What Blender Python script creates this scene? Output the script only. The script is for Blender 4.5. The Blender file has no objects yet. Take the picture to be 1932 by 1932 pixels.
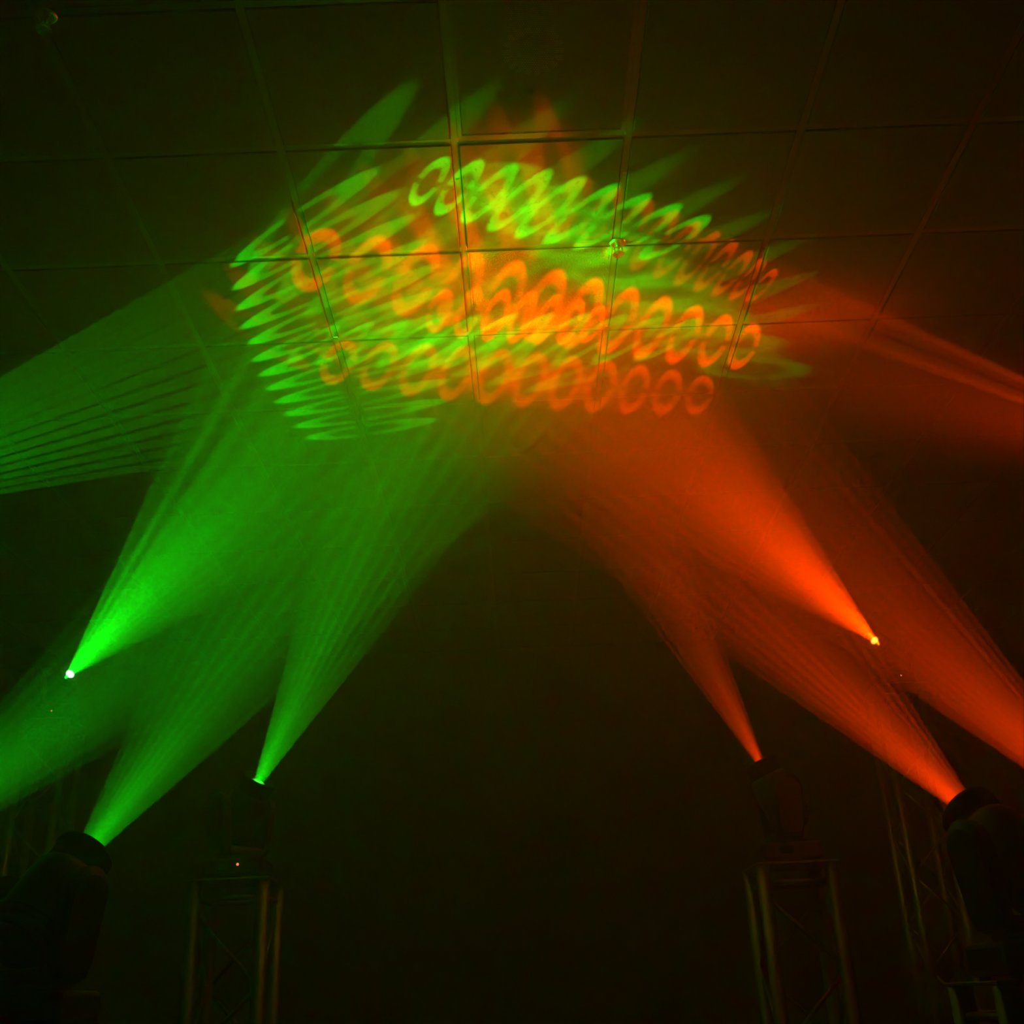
import bpy, bmesh, math, random
from mathutils import Vector, Matrix

random.seed(7)
scene = bpy.context.scene
COL = scene.collection

# ------------------------------------------------------------------ camera
CEIL = 4.006            # underside of the ceiling tiles
TILE = 0.61             # grid module
GX0, GY0 = -0.132, 3.0  # a crossing of the grid
cam_data = bpy.data.cameras.new('camera')
cam_data.sensor_width = 36.0
cam_data.lens = 38.72
cam_data.clip_start = 0.05
cam = bpy.data.objects.new('camera', cam_data)
COL.objects.link(cam)
right = Vector((0.99912, 0.01334, -0.03968))
up = Vector((0.04168, -0.40545, 0.91316))
fwd = Vector((0.00391, 0.91402, 0.40565))
cam.matrix_world = Matrix(((right.x, up.x, -fwd.x, 0.0), (right.y, up.y, -fwd.y, 0.0),
                           (right.z, up.z, -fwd.z, 1.25), (0, 0, 0, 1)))
scene.camera = cam

# ------------------------------------------------------------------ world: black, filled with stage haze
world = bpy.data.worlds.new('world')
scene.world = world
world.use_nodes = True
wn = world.node_tree.nodes
wn['Background'].inputs['Color'].default_value = (0, 0, 0, 1)
wn['Background'].inputs['Strength'].default_value = 0.0
HAZE_DENSITY = 0.12
hz = wn.new('ShaderNodeVolumeScatter')
hz.inputs['Color'].default_value = (0.97, 0.97, 0.97, 1)
hz.inputs['Density'].default_value = HAZE_DENSITY
hz.inputs['Anisotropy'].default_value = 0.6
world.node_tree.links.new(hz.outputs['Volume'], wn['World Output'].inputs['Volume'])

# ------------------------------------------------------------------ view and light paths
vs = scene.view_settings
vs.view_transform = 'Standard'
vs.look = 'None'
vs.exposure = 0.0
vs.gamma = 1.0
vs.use_curve_mapping = False
cy = scene.cycles
cy.max_bounces = 4
cy.diffuse_bounces = 2
cy.glossy_bounces = 2
cy.transmission_bounces = 2
cy.volume_bounces = 1
cy.transparent_max_bounces = 6
cy.use_denoising = True
cy.use_adaptive_sampling = True
cy.adaptive_threshold = 0.06
cy.adaptive_min_samples = 24
cy.sample_clamp_indirect = 2.0
cy.caustics_reflective = False
cy.caustics_refractive = False

LAMP_POWER = 6600.0
GREEN = (0.0, 1.0, 0.004)
RED = (1.0, 0.038, 0.0)


# ------------------------------------------------------------------ helpers
def new_mat(name, color, rough=0.6, metal=0.0, spec=0.5):
    m = bpy.data.materials.new(name)
    m.use_nodes = True
    b = m.node_tree.nodes['Principled BSDF']
    b.inputs['Base Color'].default_value = (*color, 1)
    b.inputs['Roughness'].default_value = rough
    b.inputs['Metallic'].default_value = metal
    b.inputs['Specular IOR Level'].default_value = spec
    return m


def nodes_of(m):
    return m.node_tree.nodes, m.node_tree.links, m.node_tree.nodes['Principled BSDF']


def noise_color(m, scale, lo, hi, detail=4.0):
    n, l, b = nodes_of(m)
    tc = n.new('ShaderNodeTexCoord')
    t = n.new('ShaderNodeTexNoise')
    t.inputs['Scale'].default_value = scale
    t.inputs['Detail'].default_value = detail
    r = n.new('ShaderNodeValToRGB')
    r.color_ramp.elements[0].position = 0.3
    r.color_ramp.elements[1].position = 0.7
    r.color_ramp.elements[0].color = (*lo, 1)
    r.color_ramp.elements[1].color = (*hi, 1)
    l.new(tc.outputs['Object'], t.inputs['Vector'])
    l.new(t.outputs['Fac'], r.inputs['Fac'])
    l.new(r.outputs['Color'], b.inputs['Base Color'])
    return m


def obj(name, bm, mat, parent=None, smooth=False, data=None):
    if data is None:
        data = bpy.data.meshes.new(name)
        bmesh.ops.recalc_face_normals(bm, faces=bm.faces[:])
        if smooth:
            for f in bm.faces:
                f.smooth = True
        bm.to_mesh(data)
        bm.free()
        data.materials.append(mat)
    o = bpy.data.objects.new(name, data)
    COL.objects.link(o)
    if parent is not None:
        o.parent = parent
    return o


def empty(name, loc=(0, 0, 0)):
    o = bpy.data.objects.new(name, None)
    o.empty_display_size = 0.1
    o.location = loc
    COL.objects.link(o)
    return o


def tag(o, label=None, cat=None, group=None, kind=None):
    if label:
        o['label'] = label
    if cat:
        o['category'] = cat
    if group:
        o['group'] = group
    if kind:
        o['kind'] = kind
    return o


def add_box(bm, x0, x1, y0, y1, z0, z1, bevel=0.0, segs=1):
    vs_ = [bm.verts.new((x, y, z)) for x in (x0, x1) for y in (y0, y1) for z in (z0, z1)]
    fs = []
    for idx in ((0, 1, 3, 2), (4, 6, 7, 5), (0, 4, 5, 1), (2, 3, 7, 6), (0, 2, 6, 4), (1, 5, 7, 3)):
        fs.append(bm.faces.new([vs_[i] for i in idx]))
    if bevel:
        edges = set(e for f in fs for e in f.edges)
        bmesh.ops.bevel(bm, geom=list(edges), offset=bevel, segments=segs, affect='EDGES', profile=0.5)
    return bm


def box(x0, x1, y0, y1, z0, z1, bevel=0.0, segs=1):
    return add_box(bmesh.new(), x0, x1, y0, y1, z0, z1, bevel, segs)


def add_tube(bm, a, b, r, n=12, caps=True):
    a, b = Vector(a), Vector(b)
    d = (b - a).normalized()
    q = d.to_track_quat('Z', 'Y')
    rings = []
    for p in (a, b):
        rings.append([bm.verts.new(p + q @ Vector((r * math.cos(2 * math.pi * i / n), r * math.sin(2 * math.pi * i / n), 0)))
                      for i in range(n)])
    for i in range(n):
        j = (i + 1) % n
        bm.faces.new((rings[0][i], rings[0][j], rings[1][j], rings[1][i]))
    if caps:
        bm.faces.new(rings[0][::-1])
        bm.faces.new(rings[1])
    return bm


def add_lathe(bm, prof, n=32):
    """profile of (radius, z) about the local Z axis"""
    rings = []
    for r, z in prof:
        if r < 1e-6:
            rings.append([bm.verts.new((0, 0, z))])
        else:
            rings.append([bm.verts.new((r * math.cos(2 * math.pi * i / n), r * math.sin(2 * math.pi * i / n), z)) for i in range(n)])
    for ra, rb in zip(rings, rings[1:]):
        for i in range(n):
            j = (i + 1) % n
            if len(ra) == 1 and len(rb) == 1:
                continue
            if len(ra) == 1:
                bm.faces.new((ra[0], rb[i], rb[j]))
            elif len(rb) == 1:
                bm.faces.new((ra[i], ra[j], rb[0]))
            else:
                bm.faces.new((ra[i], ra[j], rb[j], rb[i]))
    return bm


# ------------------------------------------------------------------ materials
M = {}
M['wall'] = noise_color(new_mat('dark_wall_paint', (0.05, 0.05, 0.05), 0.85), 3, (0.04, 0.04, 0.04), (0.06, 0.06, 0.06))
M['floor'] = noise_color(new_mat('dark_carpet', (0.04, 0.04, 0.04), 0.95), 60, (0.03, 0.03, 0.03), (0.055, 0.055, 0.055))
M['deck'] = noise_color(new_mat('plenum_deck', (0.08, 0.08, 0.08), 0.9), 5, (0.06, 0.06, 0.06), (0.1, 0.1, 0.1))
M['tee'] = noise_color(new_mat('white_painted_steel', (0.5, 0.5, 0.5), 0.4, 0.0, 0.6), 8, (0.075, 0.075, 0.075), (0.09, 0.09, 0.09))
M['black'] = noise_color(new_mat('black_plastic', (0.015, 0.015, 0.015), 0.45), 30, (0.012, 0.012, 0.012), (0.02, 0.02, 0.02))
M['rubber'] = noise_color(new_mat('black_lens_tube', (0.01, 0.01, 0.01), 0.7), 30, (0.008, 0.008, 0.008), (0.014, 0.014, 0.014))
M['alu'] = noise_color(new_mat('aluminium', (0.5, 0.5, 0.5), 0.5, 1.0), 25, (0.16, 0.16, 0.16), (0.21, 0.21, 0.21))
M['alu_lit'] = noise_color(new_mat('lit_aluminium', (0.5, 0.5, 0.5), 0.45, 1.0), 25, (0.42, 0.42, 0.42), (0.55, 0.55, 0.55))  # lit copy of the aluminium: light on the tall towers put into its colour
M['chrome'] = noise_color(new_mat('chrome', (0.85, 0.85, 0.85), 0.2, 1.0), 20, (0.8, 0.8, 0.8), (0.9, 0.9, 0.9))
M['duct'] = noise_color(new_mat('galvanised_duct', (0.6, 0.6, 0.6), 0.4, 0.6), 12, (0.5, 0.5, 0.5), (0.7, 0.7, 0.7))


def tile_material():
    m = new_mat('mineral_fibre_tile', (0.5, 0.5, 0.5), 0.9, 0, 0.2)
    n, l, b = nodes_of(m)
    geo = n.new('ShaderNodeNewGeometry')
    v = n.new('ShaderNodeTexVoronoi')
    v.inputs['Scale'].default_value = 95
    v2 = n.new('ShaderNodeTexNoise')
    v2.inputs['Scale'].default_value = 40
    v2.inputs['Detail'].default_value = 3
    l.new(geo.outputs['Position'], v.inputs['Vector'])
    l.new(geo.outputs['Position'], v2.inputs['Vector'])
    add = n.new('ShaderNodeMath')
    add.operation = 'MULTIPLY_ADD'
    l.new(v2.outputs['Fac'], add.inputs[0])
    add.inputs[1].default_value = -0.75
    l.new(v.outputs['Distance'], add.inputs[2])
    r = n.new('ShaderNodeMapRange')
    l.new(add.outputs[0], r.inputs['Value'])
    r.inputs['From Min'].default_value = -0.24
    r.inputs['From Max'].default_value = -0.08
    r.inputs['To Min'].default_value = 0.015
    r.inputs['To Max'].default_value = 0.075
    comb = n.new('ShaderNodeCombineColor')
    for k in range(3):
        l.new(r.outputs['Result'], comb.inputs[k])
    l.new(comb.outputs['Color'], b.inputs['Base Color'])
    bp = n.new('ShaderNodeBump')
    bp.inputs['Strength'].default_value = 0.35
    bp.inputs['Distance'].default_value = 0.003
    l.new(r.outputs['Result'], bp.inputs['Height'])
    l.new(bp.outputs['Normal'], b.inputs['Normal'])
    return m


def perforated_material():
    """white sheet steel with rows of small round holes"""
    m = new_mat('perforated_steel', (0.055, 0.055, 0.055), 0.5, 0, 0.5)
    n, l, b = nodes_of(m)
    geo = n.new('ShaderNodeNewGeometry')
    sep = n.new('ShaderNodeSeparateXYZ')
    l.new(geo.outputs['Position'], sep.inputs[0])
    pitch = 0.0075

    def math_(op, a, bb):
        q = n.new('ShaderNodeMath')
        q.operation = op
        for i, val in enumerate((a, bb)):
            if val is None:
                continue
            if isinstance(val, (int, float)):
                q.inputs[i].default_value = val
            else:
                l.new(val, q.inputs[i])
        return q.outputs[0]
    row = math_('FLOOR', math_('DIVIDE', sep.outputs['Y'], pitch), None)
    shift = math_('MULTIPLY', row, 0.5)
    fx = math_('SUBTRACT', math_('FRACT', math_('ADD', math_('DIVIDE', sep.outputs['X'], pitch), shift), None), 0.5)
    fy = math_('SUBTRACT', math_('FRACT', math_('DIVIDE', sep.outputs['Y'], pitch), None), 0.5)
    d2 = math_('ADD', math_('MULTIPLY', fx, fx), math_('MULTIPLY', fy, fy))
    hole = math_('LESS_THAN', d2, 0.34 * 0.34)
    tr = n.new('ShaderNodeBsdfTransparent')
    mix = n.new('ShaderNodeMixShader')
    l.new(hole, mix.inputs[0])
    l.new(b.outputs[0], mix.inputs[1])
    l.new(tr.outputs[0], mix.inputs[2])
    l.new(mix.outputs[0], n['Material Output'].inputs['Surface'])
    return m


def prismatic_material():
    """clear-white acrylic diffuser covered with fine glittering prisms"""
    m = new_mat('prismatic_acrylic', (0.10, 0.10, 0.098), 0.38, 0, 0.45)
    n, l, b = nodes_of(m)
    geo = n.new('ShaderNodeNewGeometry')
    v = n.new('ShaderNodeTexVoronoi')
    v.inputs['Scale'].default_value = 150
    l.new(geo.outputs['Position'], v.inputs['Vector'])
    bp = n.new('ShaderNodeBump')
    bp.inputs['Strength'].default_value = 0.8
    bp.inputs['Distance'].default_value = 0.004
    l.new(v.outputs['Distance'], bp.inputs['Height'])
    l.new(bp.outputs['Normal'], b.inputs['Normal'])
    return m


def emit_mat(name, color, strength, clear=False):
    m = bpy.data.materials.new(name)
    m.use_nodes = True
    n = m.node_tree.nodes
    for k in list(n):
        if k.type != 'OUTPUT_MATERIAL':
            n.remove(k)
    e = n.new('ShaderNodeEmission')
    e.inputs['Color'].default_value = (*color, 1)
    e.inputs['Strength'].default_value = strength
    out = e.outputs[0]
    if clear:      # glowing clear glass: the lamp behind it shines through
        tc = n.new('ShaderNodeTexCoord')
        sx = n.new('ShaderNodeSeparateXYZ')
        cb = n.new('ShaderNodeCombineXYZ')
        ln = n.new('ShaderNodeVectorMath')
        ln.operation = 'LENGTH'
        mr = n.new('ShaderNodeMapRange')     # brightest round the middle of the glass
        mr.interpolation_type = 'SMOOTHSTEP'
        mr.inputs['From Min'].default_value = 0.010
        mr.inputs['From Max'].default_value = 0.030
        mr.inputs['To Min'].default_value = strength
        mr.inputs['To Max'].default_value = 0.0
        lk = m.node_tree.links
        lk.new(tc.outputs['Object'], sx.inputs[0])
        lk.new(sx.outputs['X'], cb.inputs['X'])
        lk.new(sx.outputs['Y'], cb.inputs['Y'])
        lk.new(cb.outputs[0], ln.inputs[0])
        lk.new(ln.outputs['Value'], mr.inputs['Value'])
        lk.new(mr.outputs['Result'], e.inputs['Strength'])
        tr = n.new('ShaderNodeBsdfTransparent')
        ad = n.new('ShaderNodeAddShader')
        m.node_tree.links.new(e.outputs[0], ad.inputs[0])
        m.node_tree.links.new(tr.outputs[0], ad.inputs[1])
        out = ad.outputs[0]
    m.node_tree.links.new(out, n['Material Output'].inputs['Surface'])
    m.cycles.emission_sampling = 'NONE'
    return m


M['tile'] = tile_material()
M['perf'] = perforated_material()
M['prism'] = prismatic_material()
M['lens_g'] = emit_mat('lit_green_lens', (0.08, 1.0, 0.08), 1.3, True)
M['lens_r'] = emit_mat('lit_red_lens', (1.0, 0.12, 0.01), 2.0, True)
M['lens_g_hot'] = emit_mat('hot_green_lens', (0.5, 1.0, 0.5), 9.0, True)
M['lens_r_hot'] = emit_mat('hot_red_lens', (1.0, 0.45, 0.04), 5.0, True)
M['led'] = emit_mat('red_indicator', (1.0, 0.22, 0.1), 1.6)
M['display'] = new_mat('display_glass', (0.01, 0.012, 0.015), 0.15)

# ------------------------------------------------------------------ the room
XL, XR = GX0 - 8 * TILE, GX0 + 8 * TILE
YF, YB = GY0 - 7 * TILE, GY0 + 10 * TILE
TOP = CEIL + 0.36
W = 0.12
tag(obj('floor', box(XL, XR, YF, YB, -0.1, 0.0), M['floor']), 'dark carpeted floor of the show room', kind='structure')
tag(obj('wall_left', box(XL - W, XL, YF - W, YB + W, 0, TOP), M['wall']), 'dark left wall behind the green beams', kind='structure')
tag(obj('wall_right', box(XR, XR + W, YF - W, YB + W, 0, TOP), M['wall']), 'dark right wall behind the red beams', kind='structure')
tag(obj('wall_back', box(XL, XR, YB, YB + W, 0, TOP), M['wall']), 'dark back wall lost in the haze', kind='structure')
tag(obj('wall_front', box(XL, XR, YF - W, YF, 0, TOP), M['wall']), 'dark wall behind the viewer', kind='structure')

ceiling = obj('ceiling', box(XL, XR, YF, YB, TOP, TOP + 0.1), M['deck'])
tag(ceiling, 'suspended ceiling of square speckled tiles in a metal grid', kind='structure')

# tegular tile: a face that drops below the grid and a rim that rests on it
hb, hr = TILE / 2 - 0.0155, TILE / 2 - 0.004
bm = bmesh.new()
add_box(bm, -hb, hb, -hb, hb, 0.0, 0.012, 0.003)
add_box(bm, -hr, hr, -hr, hr, 0.0105, 0.022)
tile0 = obj('ceiling_tile', bm, M['tile'], ceiling)
tile_mesh = tile0.data
VENT, LIGHT = (0, -1), (0, 1)
first = True
for i in range(-8, 8):
    for j in range(-7, 10):
        if (i, j) in (VENT, LIGHT):
            continue
        o = tile0 if first else obj('ceiling_tile', None, None, ceiling, data=tile_mesh)
        first = False
        o.location = (GX0 + (i + 0.5) * TILE, GY0 + (j + 0.5) * TILE, CEIL + random.uniform(-0.0006, 0.0006))
        o.rotation_euler = (random.uniform(-0.0012, 0.0012), random.uniform(-0.0012, 0.0012), random.choice((0, 1, 2, 3)) * math.pi / 2)


def tee_bm(length, axis):
    b_ = bmesh.new()
    w_ = 0.0125
    if axis == 'Y':
        add_box(b_, -w_, w_, 0, length, 0.0045, 0.009, 0.001)
        add_box(b_, -0.002, 0.002, 0, length, 0.009, 0.042)
    else:
        add_box(b_, 0.0125, length - 0.0125, -w_, w_, 0.0050, 0.009, 0.001)
        add_box(b_, 0.0125, length - 0.0125, -0.002, 0.002, 0.009, 0.036)
    return b_


mt = None
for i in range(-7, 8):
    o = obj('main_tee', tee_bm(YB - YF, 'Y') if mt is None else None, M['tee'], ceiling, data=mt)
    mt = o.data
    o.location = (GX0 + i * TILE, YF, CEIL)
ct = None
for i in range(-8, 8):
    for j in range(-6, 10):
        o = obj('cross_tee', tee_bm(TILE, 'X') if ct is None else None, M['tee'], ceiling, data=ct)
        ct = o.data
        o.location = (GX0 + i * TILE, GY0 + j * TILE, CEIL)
clip = None
for (x, y) in ((-0.134, 3.194), (0.481, 3.195), (0.48, 4.2), (-0.74, 4.2)):
    o = obj('tee_clip', box(-0.008, 0.008, -0.003, 0.003, 0.0025, 0.0055, 0.001) if clip is None else None, M['chrome'], ceiling, data=clip)
    clip = o.data
    o.location = (x, y, CEIL)

# return-air vent: perforated sheet with a round duct collar behind it
cx, cyy = GX0 + 0.5 * TILE, GY0 - 0.5 * TILE
vent = tag(empty('air_vent', (cx, cyy, CEIL)), 'square perforated metal return-air vent panel above the bright light spots', 'vent')
h_ = TILE / 2 - 0.013
obj('perforated_panel', box(-h_, h_, -h_, h_, 0.0045, 0.0055), M['perf'], vent)
bm = bmesh.new()
for (a0, a1, b0, b1) in ((-h_, h_, -h_, -h_ + 0.014), (-h_, h_, h_ - 0.014, h_), (-h_, -h_ + 0.014, -h_ + 0.014, h_ - 0.014), (h_ - 0.014, h_, -h_ + 0.014, h_ - 0.014)):
    add_box(bm, a0, a1, b0, b1, 0.0035, 0.012)
obj('vent_frame', bm, M['tee'], vent)
bm = add_lathe(bmesh.new(), [(0.072, 0.30), (0.072, 0.030), (0.075, 0.030), (0.075, 0.30)], 48)
collar = obj('duct_collar', bm, M['duct'], vent, True)
collar.location = (-0.03, -0.06, 0)
tab = None
for k in range(18):                     # bent tabs round the mouth of the collar
    o = obj('collar_tab', box(0.073, 0.100, -0.0095, 0.0095, 0.028, 0.030) if tab is None else None, M['duct'], collar, data=tab)
    tab = o.data
    o.rotation_euler.z = k * math.pi / 9

# recessed ceiling light, switched off
lx, ly = GX0 + 0.5 * TILE, GY0 + 1.5 * TILE
lamp = tag(empty('ceiling_light', (lx, ly, CEIL)), 'square recessed ceiling light, off, with a glittering prismatic cover', 'ceiling light')
obj('diffuser', box(-h_ + 0.006, h_ - 0.006, -h_ + 0.006, h_ - 0.006, 0.003, 0.0065), M['prism'], lamp)
bm = bmesh.new()
for (a0, a1, b0, b1) in ((-h_, h_, -h_, -h_ + 0.006), (-h_, h_, h_ - 0.006, h_), (-h_, -h_ + 0.006, -h_ + 0.006, h_ - 0.006), (h_ - 0.006, h_, -h_ + 0.006, h_ - 0.006)):
    add_box(bm, a0, a1, b0, b1, 0.001, 0.016)
obj('light_frame', bm, M['tee'], lamp)
obj('housing', box(-h_, h_, -h_, h_, 0.016, 0.10), M['tee'], lamp)


# ------------------------------------------------------------------ sprinklers
def sprinkler(x, y, label):
    r = tag(empty('sprinkler', (x, y, CEIL)), label, 'sprinkler', 'fire sprinklers in the ceiling')
    obj('escutcheon', add_lathe(bmesh.new(), [(0.0, -0.004), (0.017, -0.006), (0.024, -0.006), (0.033, -0.002), (0.034, 0.004), (0.0, 0.004)], 28), M['chrome'], r, True)
    obj('body', add_lathe(bmesh.new(), [(0.0, -0.006), (0.011, -0.006), (0.012, -0.018), (0.008, -0.022), (0.0, -0.022)], 20), M['chrome'], r, True)
    for sgn in (-1, 1):
        b_ = bmesh.new()
        pts = [(sgn * 0.009, 0, -0.018), (sgn * 0.016, 0, -0.028), (sgn * 0.015, 0, -0.040), (sgn * 0.004, 0, -0.050)]
        for p_, q_ in zip(pts, pts[1:]):
            add_tube(b_, p_, q_, 0.0028, 8)
        obj('frame_arm', b_, M['chrome'], r, True)
    obj('bulb', add_tube(bmesh.new(), (0, 0, -0.021), (0, 0, -0.046), 0.0026, 10), M['chrome'], r, True)
    b_ = bmesh.new()
    add_lathe(b_, [(0.0, -0.054), (0.008, -0.055), (0.010, -0.050), (0.0, -0.049)], 16)
    for k in range(12):
        a = 2 * math.pi * k / 12
        c, s = math.cos(a), math.sin(a)
        e = [(0.009, -0.0035), (0.024, -0.0045), (0.024, 0.0045), (0.009, 0.0035)]
        lo = [b_.verts.new((c * u - s * v, s * u + c * v, -0.0530 - (0.0035 if u > 0.02 else 0))) for u, v in e]
        hi = [b_.verts.new((c * u - s * v, s * u + c * v, -0.0515 - (0.0035 if u > 0.02 else 0))) for u, v in e]
        b_.faces.new(lo)
        b_.faces.new(hi)
        for q in range(4):
            b_.faces.new((lo[q], lo[(q + 1) % 4], hi[(q + 1) % 4], hi[q]))
    obj('deflector', b_, M['chrome'], r)
    return r


sprinkler(0.485, 3.600, 'shiny chrome fire sprinkler at the grid crossing beside the ceiling light')
sprinkler(-1.322, 2.399, 'dim fire sprinkler in the dark upper left ceiling tile')

# ------------------------------------------------------------------ truss towers
CC, CR = 0.12, 0.025    # half spacing and radius of the chords
mesh_cache = {}


def tower(x, y, height, label):
    r = tag(empty('truss_tower', (x, y, 0)), label, 'truss tower', 'aluminium box truss towers carrying the moving heads')
    tall = height > 2.5
    alu = M['alu_lit'] if tall else M['alu']
    o = obj('base_plate', box(-0.21, 0.21, -0.21, 0.21, 0.0, 0.012, 0.003) if ('bp', tall) not in mesh_cache else None, alu, r, data=mesh_cache.get(('bp', tall)))
    mesh_cache[('bp', tall)] = o.data
    o = obj('top_plate', box(-0.145, 0.145, -0.145, 0.145, -0.008, 0.0, 0.002) if ('tp', tall) not in mesh_cache else None, alu, r, data=mesh_cache.get(('tp', tall)))
    mesh_cache[('tp', tall)] = o.data
    o.location.z = height
    key = ('ch', height)
    for sx in (-1, 1):
        for sy in (-1, 1):
            o = obj('chord', add_tube(bmesh.new(), (0, 0, 0.012), (0, 0, height - 0.008), CR, 16) if key not in mesh_cache else None, alu, r, True, mesh_cache.get(key))
            mesh_cache[key] = o.data
            o.location = (sx * CC, sy * CC, 0)
    o = None
    for face in range(4):
        rot = Matrix.Rotation(face * math.pi / 2, 4, 'Z')
        for zz in (0.06, height - 0.065):
            if ('hb', tall) not in mesh_cache:
                o = obj('cross_bar', add_tube(bmesh.new(), (-CC, -CC, 0), (CC, -CC, 0), 0.009, 8), alu, r, True)
                mesh_cache[('hb', tall)] = o.data
            else:
                o = obj('cross_bar', None, None, r, data=mesh_cache[('hb', tall)])
            o.rotation_euler.z = face * math.pi / 2
            o.location.z = zz
        n = max(2, round((height - 0.22) / 0.24))
        ph = (height - 0.22) / n
        for k in range(n):
            z1 = height - 0.11 - k * ph
            flip = (k + face) % 2
            key = ('br', round(ph, 4), flip, tall)
            if key not in mesh_cache:
                a, b_ = ((-CC, -CC, 0), (CC, -CC, -ph)) if flip == 0 else ((CC, -CC, 0), (-CC, -CC, -ph))
                o = obj('brace', add_tube(bmesh.new(), a, b_, 0.008, 8), alu, r, True)
                mesh_cache[key] = o.data
            else:
                o = obj('brace', None, None, r, data=mesh_cache[key])
            o.rotation_euler.z = face * math.pi / 2
            o.location.z = z1
    return r


# ------------------------------------------------------------------ gobo projector light
def gobo_light(parent, lens_name, apex, color, p0, p1, mid, tip, n_rings, power, blur, ring_amp, core_amp, core_u, core_k, core_pt=None):
    """spot whose gobo is a chain of rings: axis p0-p1 and ring tip given as points of the ceiling it falls on"""
    p0, p1, mid, tip = (Vector(v) for v in (p0, p1, mid, tip))
    d = ((p0 - apex).normalized() + (p1 - apex).normalized()).normalized()
    q = d.to_track_quat('-Z', 'Y')
    qi = q.inverted()

    def proj(pt):
        v = qi @ (pt - apex)
        return Vector((v.x / -v.z, v.y / -v.z))
    a, b = proj(p0), proj(p1)
    c = (a + b) / 2
    U = (b - a) / 2
    V = proj(tip) - proj(mid)
    det = U.x * V.y - U.y * V.x
    # (u, v) = inverse([U V]) (p - c)
    iu = (V.y / det, -V.x / det)
    iv = (-U.y / det, U.x / det)
    ext = max((c + U * su * 1.05 + V * sv * 1.05).length for su in (-1, 0, 1) for sv in (-1, 1))
    if core_pt is not None:
        ext = max(ext, proj(Vector(core_pt)).length + 1.7 / math.sqrt(core_k))
    ld = bpy.data.lights.new('gobo_beam', 'SPOT')
    ld.color = color
    ld.energy = power
    ld.shadow_soft_size = 0.003
    ld.spot_size = min(2 * math.atan(ext) + 0.03, 2.0)
    ld.spot_blend = 0.05
    ld.use_nodes = True
    nt = ld.node_tree
    n, l = nt.nodes, nt.links
    em = n.get('Emission')
    tc = n.new('ShaderNodeTexCoord')
    sep = n.new('ShaderNodeSeparateXYZ')
    l.new(tc.outputs['Normal'], sep.inputs[0])

    def m(op, *args):
        k = n.new('ShaderNodeMath')
        k.operation = op
        for i, val in enumerate(args):
            if isinstance(val, (int, float)):
                k.inputs[i].default_value = val
            else:
                l.new(val, k.inputs[i])
        return k.outputs[0]

    def ss(val, lo, hi):
        k = n.new('ShaderNodeMapRange')
        k.interpolation_type = 'SMOOTHSTEP'
        l.new(val, k.inputs['Value'])
        k.inputs['From Min'].default_value = lo
        k.inputs['From Max'].default_value = hi
        return k.outputs['Result']
    px = m('SUBTRACT', m('MULTIPLY', m('DIVIDE', sep.outputs['X'], sep.outputs['Z']), -1.0), c.x)
    py = m('SUBTRACT', m('MULTIPLY', m('DIVIDE', sep.outputs['Y'], sep.outputs['Z']), -1.0), c.y)
    u = m('ADD', m('MULTIPLY', px, iu[0]), m('MULTIPLY', py, iu[1]))
    v = m('ADD', m('MULTIPLY', px, iv[0]), m('MULTIPLY', py, iv[1]))
    t = m('MULTIPLY', m('ADD', u, 1.0), n_rings / 2)
    x = m('MULTIPLY_ADD', m('FRACT', t), 2.3, -1.15)
    uu = m('MULTIPLY', u, u)
    env = m('SQRT', m('MAXIMUM', m('SUBTRACT', 1.0, m('MULTIPLY', uu, 0.55)), 0.05))
    vv = m('DIVIDE', v, env)
    r2 = m('SQRT', m('ADD', m('MULTIPLY', x, x), m('MULTIPLY', vv, vv)))
    ring = m('MULTIPLY', ss(r2, 0.56 - blur, 0.56 + blur), m('SUBTRACT', 1.0, ss(r2, 0.95 - blur, 0.95 + blur)))
    gap = ss(m('ABSOLUTE', vv), 0.05, 0.07 + blur)
    inside = m('SUBTRACT', 1.0, ss(m('ABSOLUTE', u), 1.0 - 0.02, 1.0))
    rr = m('ADD', uu, m('MULTIPLY', v, v))
    if core_pt is None:
        u2 = m('SUBTRACT', u, core_u)
        rc = m('ADD', m('MULTIPLY', u2, u2), m('MULTIPLY', v, v))
    else:                               # round hot spot about a given point of the ceiling
        cp = proj(Vector(core_pt)) - c
        qx, qy = m('SUBTRACT', px, cp.x), m('SUBTRACT', py, cp.y)
        rc = m('ADD', m('MULTIPLY', qx, qx), m('MULTIPLY', qy, qy))
    streak = m('MULTIPLY_ADD', ss(m('ABSOLUTE', x), 0.25, 1.0), 1.2, 0.4) if core_pt is None else 1.0
    core = m('MULTIPLY', m('MULTIPLY', m('EXPONENT', m('MULTIPLY', rc, -core_k)), core_amp), streak)
    soft = m('MULTIPLY', m('SUBTRACT', 1.0, ss(rr, 0.35, 1.15)), FILL)
    glow = m('ADD', core, soft)
    if core_pt is None:
        glow = m('MULTIPLY', glow, m('SUBTRACT', 1.0, ss(rr, 0.8, 1.3)))
    tips = m('MULTIPLY_ADD', ss(m('ABSOLUTE', vv), 0.3, 0.95), 1.0, 0.6)     # the ring ends are cut wider and burn brighter
    pat = m('MULTIPLY', m('MULTIPLY', m('MULTIPLY', m('MULTIPLY', ring, gap), inside), ring_amp), tips)
    out = m('ADD', pat, glow)
    l.new(out, em.inputs['Strength'])
    o = bpy.data.objects.new('gobo_beam', ld)
    COL.objects.link(o)
    o.parent = parent
    o.matrix_parent_inverse = parent.matrix_world.inverted()
    o.matrix_world = Matrix.Translation(apex) @ q.to_matrix().to_4x4()
    return d


FILL = 0.04

# ------------------------------------------------------------------ moving heads
PIVOT_Z, RIM, APEX = 0.235, 0.15, 0.065


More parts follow.
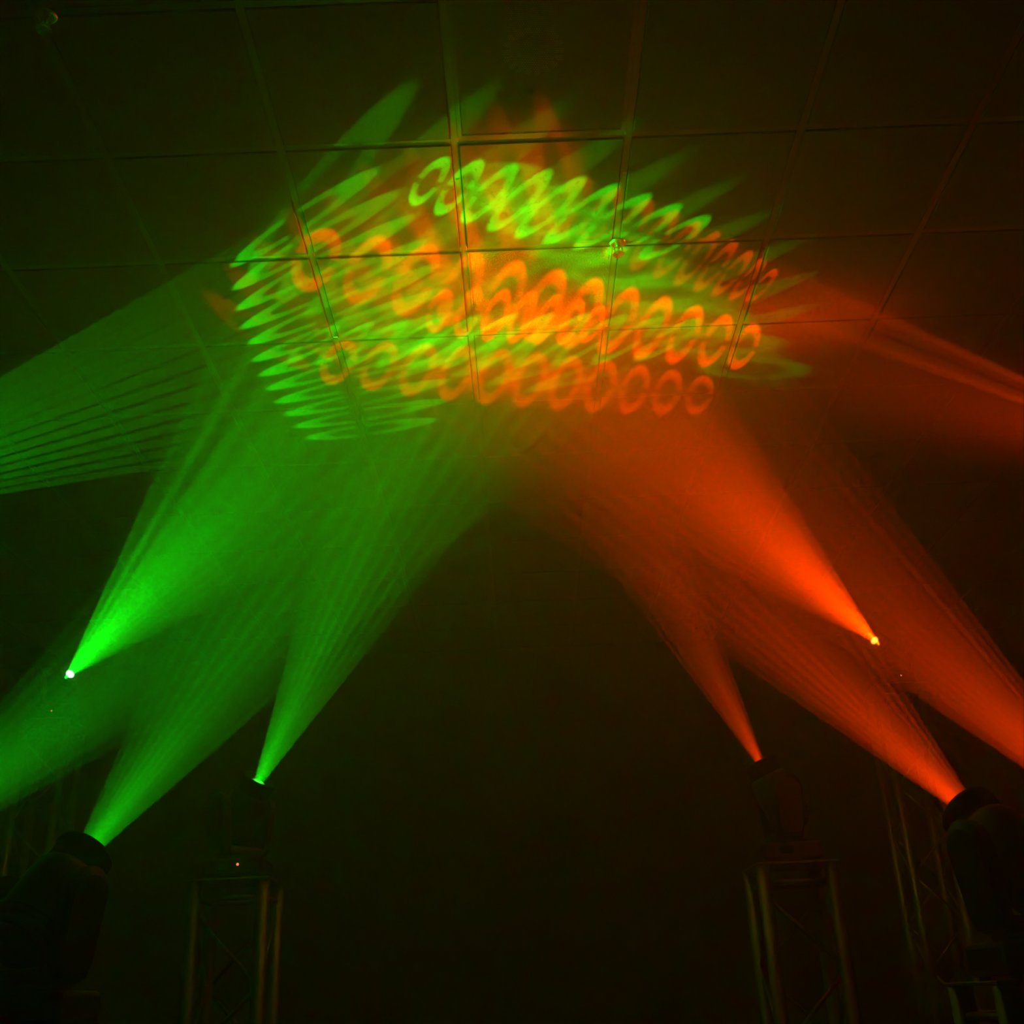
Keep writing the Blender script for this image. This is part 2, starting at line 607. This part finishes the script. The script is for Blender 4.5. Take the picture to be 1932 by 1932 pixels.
def make_fixture_meshes():
    c = {}
    bm = bmesh.new()
    add_box(bm, -0.105, 0.105, -0.105, 0.105, 0.008, 0.072, 0.012, 2)
    for sx in (-1, 1):
        for sy in (-1, 1):
            add_tube(bm, (sx * 0.08, sy * 0.08, 0.0), (sx * 0.08, sy * 0.08, 0.012), 0.012, 12)
    c['base'] = bm
    c['display'] = box(-0.045, 0.0, -0.1075, -0.104, 0.030, 0.055, 0.001)
    c['led'] = add_lathe(bmesh.new(), [(0, 0.004), (0.0035, 0.003), (0.005, 0.0), (0.0, 0.0)], 12)
    # yoke: turntable, floor and two flared arms
    bm = bmesh.new()
    add_tube(bm, (0, 0, 0.072), (0, 0, 0.086), 0.075, 32)
    add_box(bm, -0.088, 0.088, -0.05, 0.05, 0.084, 0.118, 0.012, 2)
    for s in (-1, 1):
        prof = []
        for k in range(13):
            a = math.pi * k / 12
            prof.append((0.052 * math.cos(a), PIVOT_Z + 0.02 + 0.052 * math.sin(a)))
        prof += [(-0.046, 0.115), (-0.036, 0.092), (0.036, 0.092), (0.046, 0.115)]
        rings = []
        for (off, sc) in ((0.0, 1.0), (0.026, 1.0), (0.034, 0.86)):
            ring = []
            for (y, z) in prof:
                flare = (z - 0.09) * 0.13
                ring.append(bm.verts.new((s * (0.076 + off + flare), y * sc, 0.17 + (z - 0.17) * sc)))
            rings.append(ring)
        np_ = len(prof)
        for ra, rb in zip(rings, rings[1:]):
            for i in range(np_):
                j = (i + 1) % np_
                bm.faces.new((ra[i], ra[j], rb[j], rb[i]))
        bm.faces.new(rings[0])
        bm.faces.new(rings[-1])
    c['yoke'] = bm
    c['head'] = add_lathe(bmesh.new(), [(0.0, -0.125), (0.035, -0.124), (0.056, -0.115), (0.070, -0.092), (0.074, -0.05),
                                        (0.074, 0.045), (0.070, 0.078), (0.064, 0.092), (0.060, 0.094), (0.0, 0.050)], 36)
    bm = add_lathe(bmesh.new(), [(0.058, 0.085), (0.062, 0.088), (0.062, 0.138), (0.066, 0.141), (0.066, RIM), (0.0525, RIM), (0.0505, 0.145), (0.0505, 0.052), (0.056, 0.052), (0.058, 0.085)], 40)
    c['lens_barrel'] = bm
    c['lens'] = add_lathe(bmesh.new(), [(0.0, 0.142), (0.02, 0.1405), (0.035, 0.137), (0.0495, 0.131)], 36)
    for k in range(1):
        bm = bmesh.new()
        for z in (-0.098, -0.082, -0.066, -0.050):
            r0 = 0.0745 if z > -0.07 else (0.073 if z > -0.09 else 0.069)
            add_lathe(bm, [(r0 - 0.008, z - 0.003), (r0 + 0.004, z - 0.003), (r0 + 0.004, z + 0.003), (r0 - 0.008, z + 0.003)], 36)
        c['cooling_fins'] = bm
    c['tilt_axle'] = add_tube(bmesh.new(), (-0.098, 0, 0), (0.098, 0, 0), 0.02, 16)
    return c


FM = {}


def fixture_part(key, parent, mat, smooth=False):
    if key in FM and not isinstance(FM[key], bmesh.types.BMesh):
        o = bpy.data.objects.new(key, FM[key])
        COL.objects.link(o)
        o.parent = parent
        return o
    o = obj(key, FM[key], mat, parent, smooth)
    FM[key] = o.data
    return o


FM.update(make_fixture_meshes())
lens_meshes = {}


def moving_head(lens, p0, p1, mid, tip, n_rings, power, blur, ring_amp, core_amp, core_u, core_k, col, label, led=True, hot=False, core_pt=None):
    lens, a0, a1 = Vector(lens), Vector(p0), Vector(p1)
    d = ((a0 - lens).normalized() + (a1 - lens).normalized()).normalized()
    pivot = lens - d * RIM
    base = pivot - Vector((0, 0, PIVOT_Z))
    r = empty('moving_head', base)
    tag(r, label, 'stage light', 'moving head spotlights on the truss towers')
    fixture_part('base', r, M['black'])
    fixture_part('display', r, M['display'])
    if led:
        o = fixture_part('led', r, M['led'])
        o.name = 'indicator_led'
        o.location = (0.022, -0.105, 0.048)
        o.rotation_euler = (math.pi / 2, 0, 0)
        o['label'] = 'tiny glowing red indicator light'
    pan = math.atan2(d.y, d.x) - math.pi / 2
    y = fixture_part('yoke', r, M['black'])
    y.rotation_euler.z = pan
    hrot = Matrix.Rotation(pan, 4, 'Z') @ Matrix.Rotation(math.asin(max(-1, min(1, d.z))) - math.pi / 2, 4, 'X')
    hd = fixture_part('head', r, M['black'], True)
    hd.matrix_local = Matrix.Translation((0, 0, PIVOT_Z)) @ hrot
    fixture_part('tilt_axle', hd, M['black'], True)
    fixture_part('cooling_fins', hd, M['black'])
    fixture_part('lens_barrel', hd, M['rubber'], True)
    lk = col + ('_hot' if hot else '')
    if lk not in lens_meshes:
        o = obj('lens', FM['lens'].copy(), M['lens_' + lk], hd, True)
        lens_meshes[lk] = o.data
    else:
        o = obj('lens', None, None, hd, data=lens_meshes[lk])
    o['label'] = ('glowing green lens' if col == 'g' else 'glowing red lens')
    bpy.context.view_layer.update()
    gobo_light(r, label, pivot + d * APEX, GREEN if col == 'g' else RED, p0, p1, mid, tip, n_rings, LAMP_POWER * power, blur, ring_amp, core_amp, core_u, core_k, core_pt)
    return base


RIG = {
    'A': ((-2.618, 6.3, 3.124), (-0.771, 3.243, 4.006), (0.72, 4.552, 4.006), (-0.726, 3.217, 4.006), (-0.054, 2.291, 4.006), 10, 1.0, 0.08, 0.5, 0.9, -0.25, 4.5, 'g'),
    'B': ((-0.966, 4.15, 2.045), (-0.293, 3.179, 4.006), (0.773, 3.618, 4.006), (0.033, 3.334, 4.006), (0.156, 3.15, 4.006), 9, 0.75, 0.09, 0.6, 0.6, -0.2, 7, 'g'),
    'C': ((-0.958, 2.5, 1.584), (-0.923, 4.241, 4.006), (0.869, 4.332, 4.006), (0.016, 4.181, 4.006), (0.18, 3.968, 4.006), 11, 1.0, 0.12, 0.5, 0.9, 0, 5, 'g'),
    'D': ((-3.198, 4.15, 3.14), (-0.779, 3.333, 4.006), (-0.734, 5.157, 4.006), (-0.754, 4.39, 4.006), (-1.165, 4.574, 4.006), 12, 0.85, 0.06, 0.9, 0.1, 0, 4, 'g'),
    'E': ((-1.682, 2.9, 1.596), (-0.058, 3.115, 4.006), (1.32, 4.749, 4.006), (0.695, 3.332, 4.006), (0.986, 3.276, 4.006), 9, 1.4, 0.2, 0.22, 0.5, 0.1, 2.4, 'g'),
    'Ar': ((2.134, 6.3, 3.121), (0.298, 3.192, 4.006), (-1.136, 4.225, 4.006), (-0.895, 3.451, 4.006), (-1.141, 2.797, 4.006), 10, 3.1, 0.15, 0.24, 0.9, -0.35, 2.6, 'r'),
    'Br': ((0.901, 4.15, 2.031), (-0.326, 4.011, 4.006), (0.469, 4.193, 4.006), (0.134, 4.127, 4.006), (0.184, 3.922, 4.006), 7, 0.9, 0.1, 0.55, 0.45, 0.2, 6, 'r'),
    'Cr': ((0.987, 2.5, 1.593), (1.076, 4.875, 4.006), (-0.852, 4.382, 4.006), (0.752, 4.728, 4.006), (0.765, 4.475, 4.006), 11, 2.3, 0.1, 0.42, 0.5, 0.1, 4, 'r'),
    'Dr': ((3.056, 4.15, 3.09), (1.162, 3.959, 4.006), (0.213, 3.318, 4.006), (0.948, 3.853, 4.006), (1.011, 3.678, 4.006), 10, 0.8, 0.08, 0.7, 0.55, 0, 60, 'r'),
    'Er': ((1.529, 2.9, 1.593), (1.215, 4.448, 4.006), (-0.829, 3.588, 4.006), (0.333, 3.789, 4.006), (0.39, 3.543, 4.006), 12, 1.3, 0.09, 0.85, 0.4, 0, 4, 'r'),
}
CORE_PT = { 'Dr': (0.93, 4.248, 4.006) }
TEXT = {
    'A': ('moving head with white-hot green lens on the tall left tower', 'tall truss tower at far left, under the brightest green beam'),
    'B': ('moving head throwing a narrow green beam from the short left tower', 'short truss tower left of centre, with a red indicator light above it'),
    'C': ('large dark moving head nearest the viewer at lower left, green beam', 'low truss tower under the large dark green-beam moving head'),
    'D': ('moving head beyond the left edge sending thin green rays across the ceiling', 'tall truss tower beyond the left edge of the view'),
    'E': ('moving head beyond the lower left edge sending a broad green beam', 'low truss tower beyond the lower left edge of the view'),
    'Ar': ('moving head with glowing yellow-orange lens on the tall right tower', 'tall truss tower at right, crossed by the red beam of the near light'),
    'Br': ('moving head throwing a narrow red beam from the short right tower', 'short truss tower right of centre, below the narrow red beam'),
    'Cr': ('large dark moving head nearest the viewer at lower right, red beam', 'low truss tower under the large dark red-beam moving head'),
    'Dr': ('moving head beyond the right edge sending a dim red beam along the ceiling', 'tall truss tower beyond the right edge of the view'),
    'Er': ('moving head beyond the lower right edge sending a broad red beam', 'low truss tower beyond the lower right edge of the view'),
}
for key, (lens, p0, p1, mid, tip, n_rings, pw, blur, ra, ca, cu, ck, col) in RIG.items():
    lab, tlab = TEXT[key]
    b = moving_head(lens, p0, p1, mid, tip, n_rings, pw, blur, ra, ca, cu, ck, col, lab, led=key in ('A', 'B', 'Ar', 'D', 'Dr', 'E', 'Er'), hot=key in ('A', 'Ar'), core_pt=CORE_PT.get(key))
    tower(b.x, b.y, round(b.z, 4), tlab)
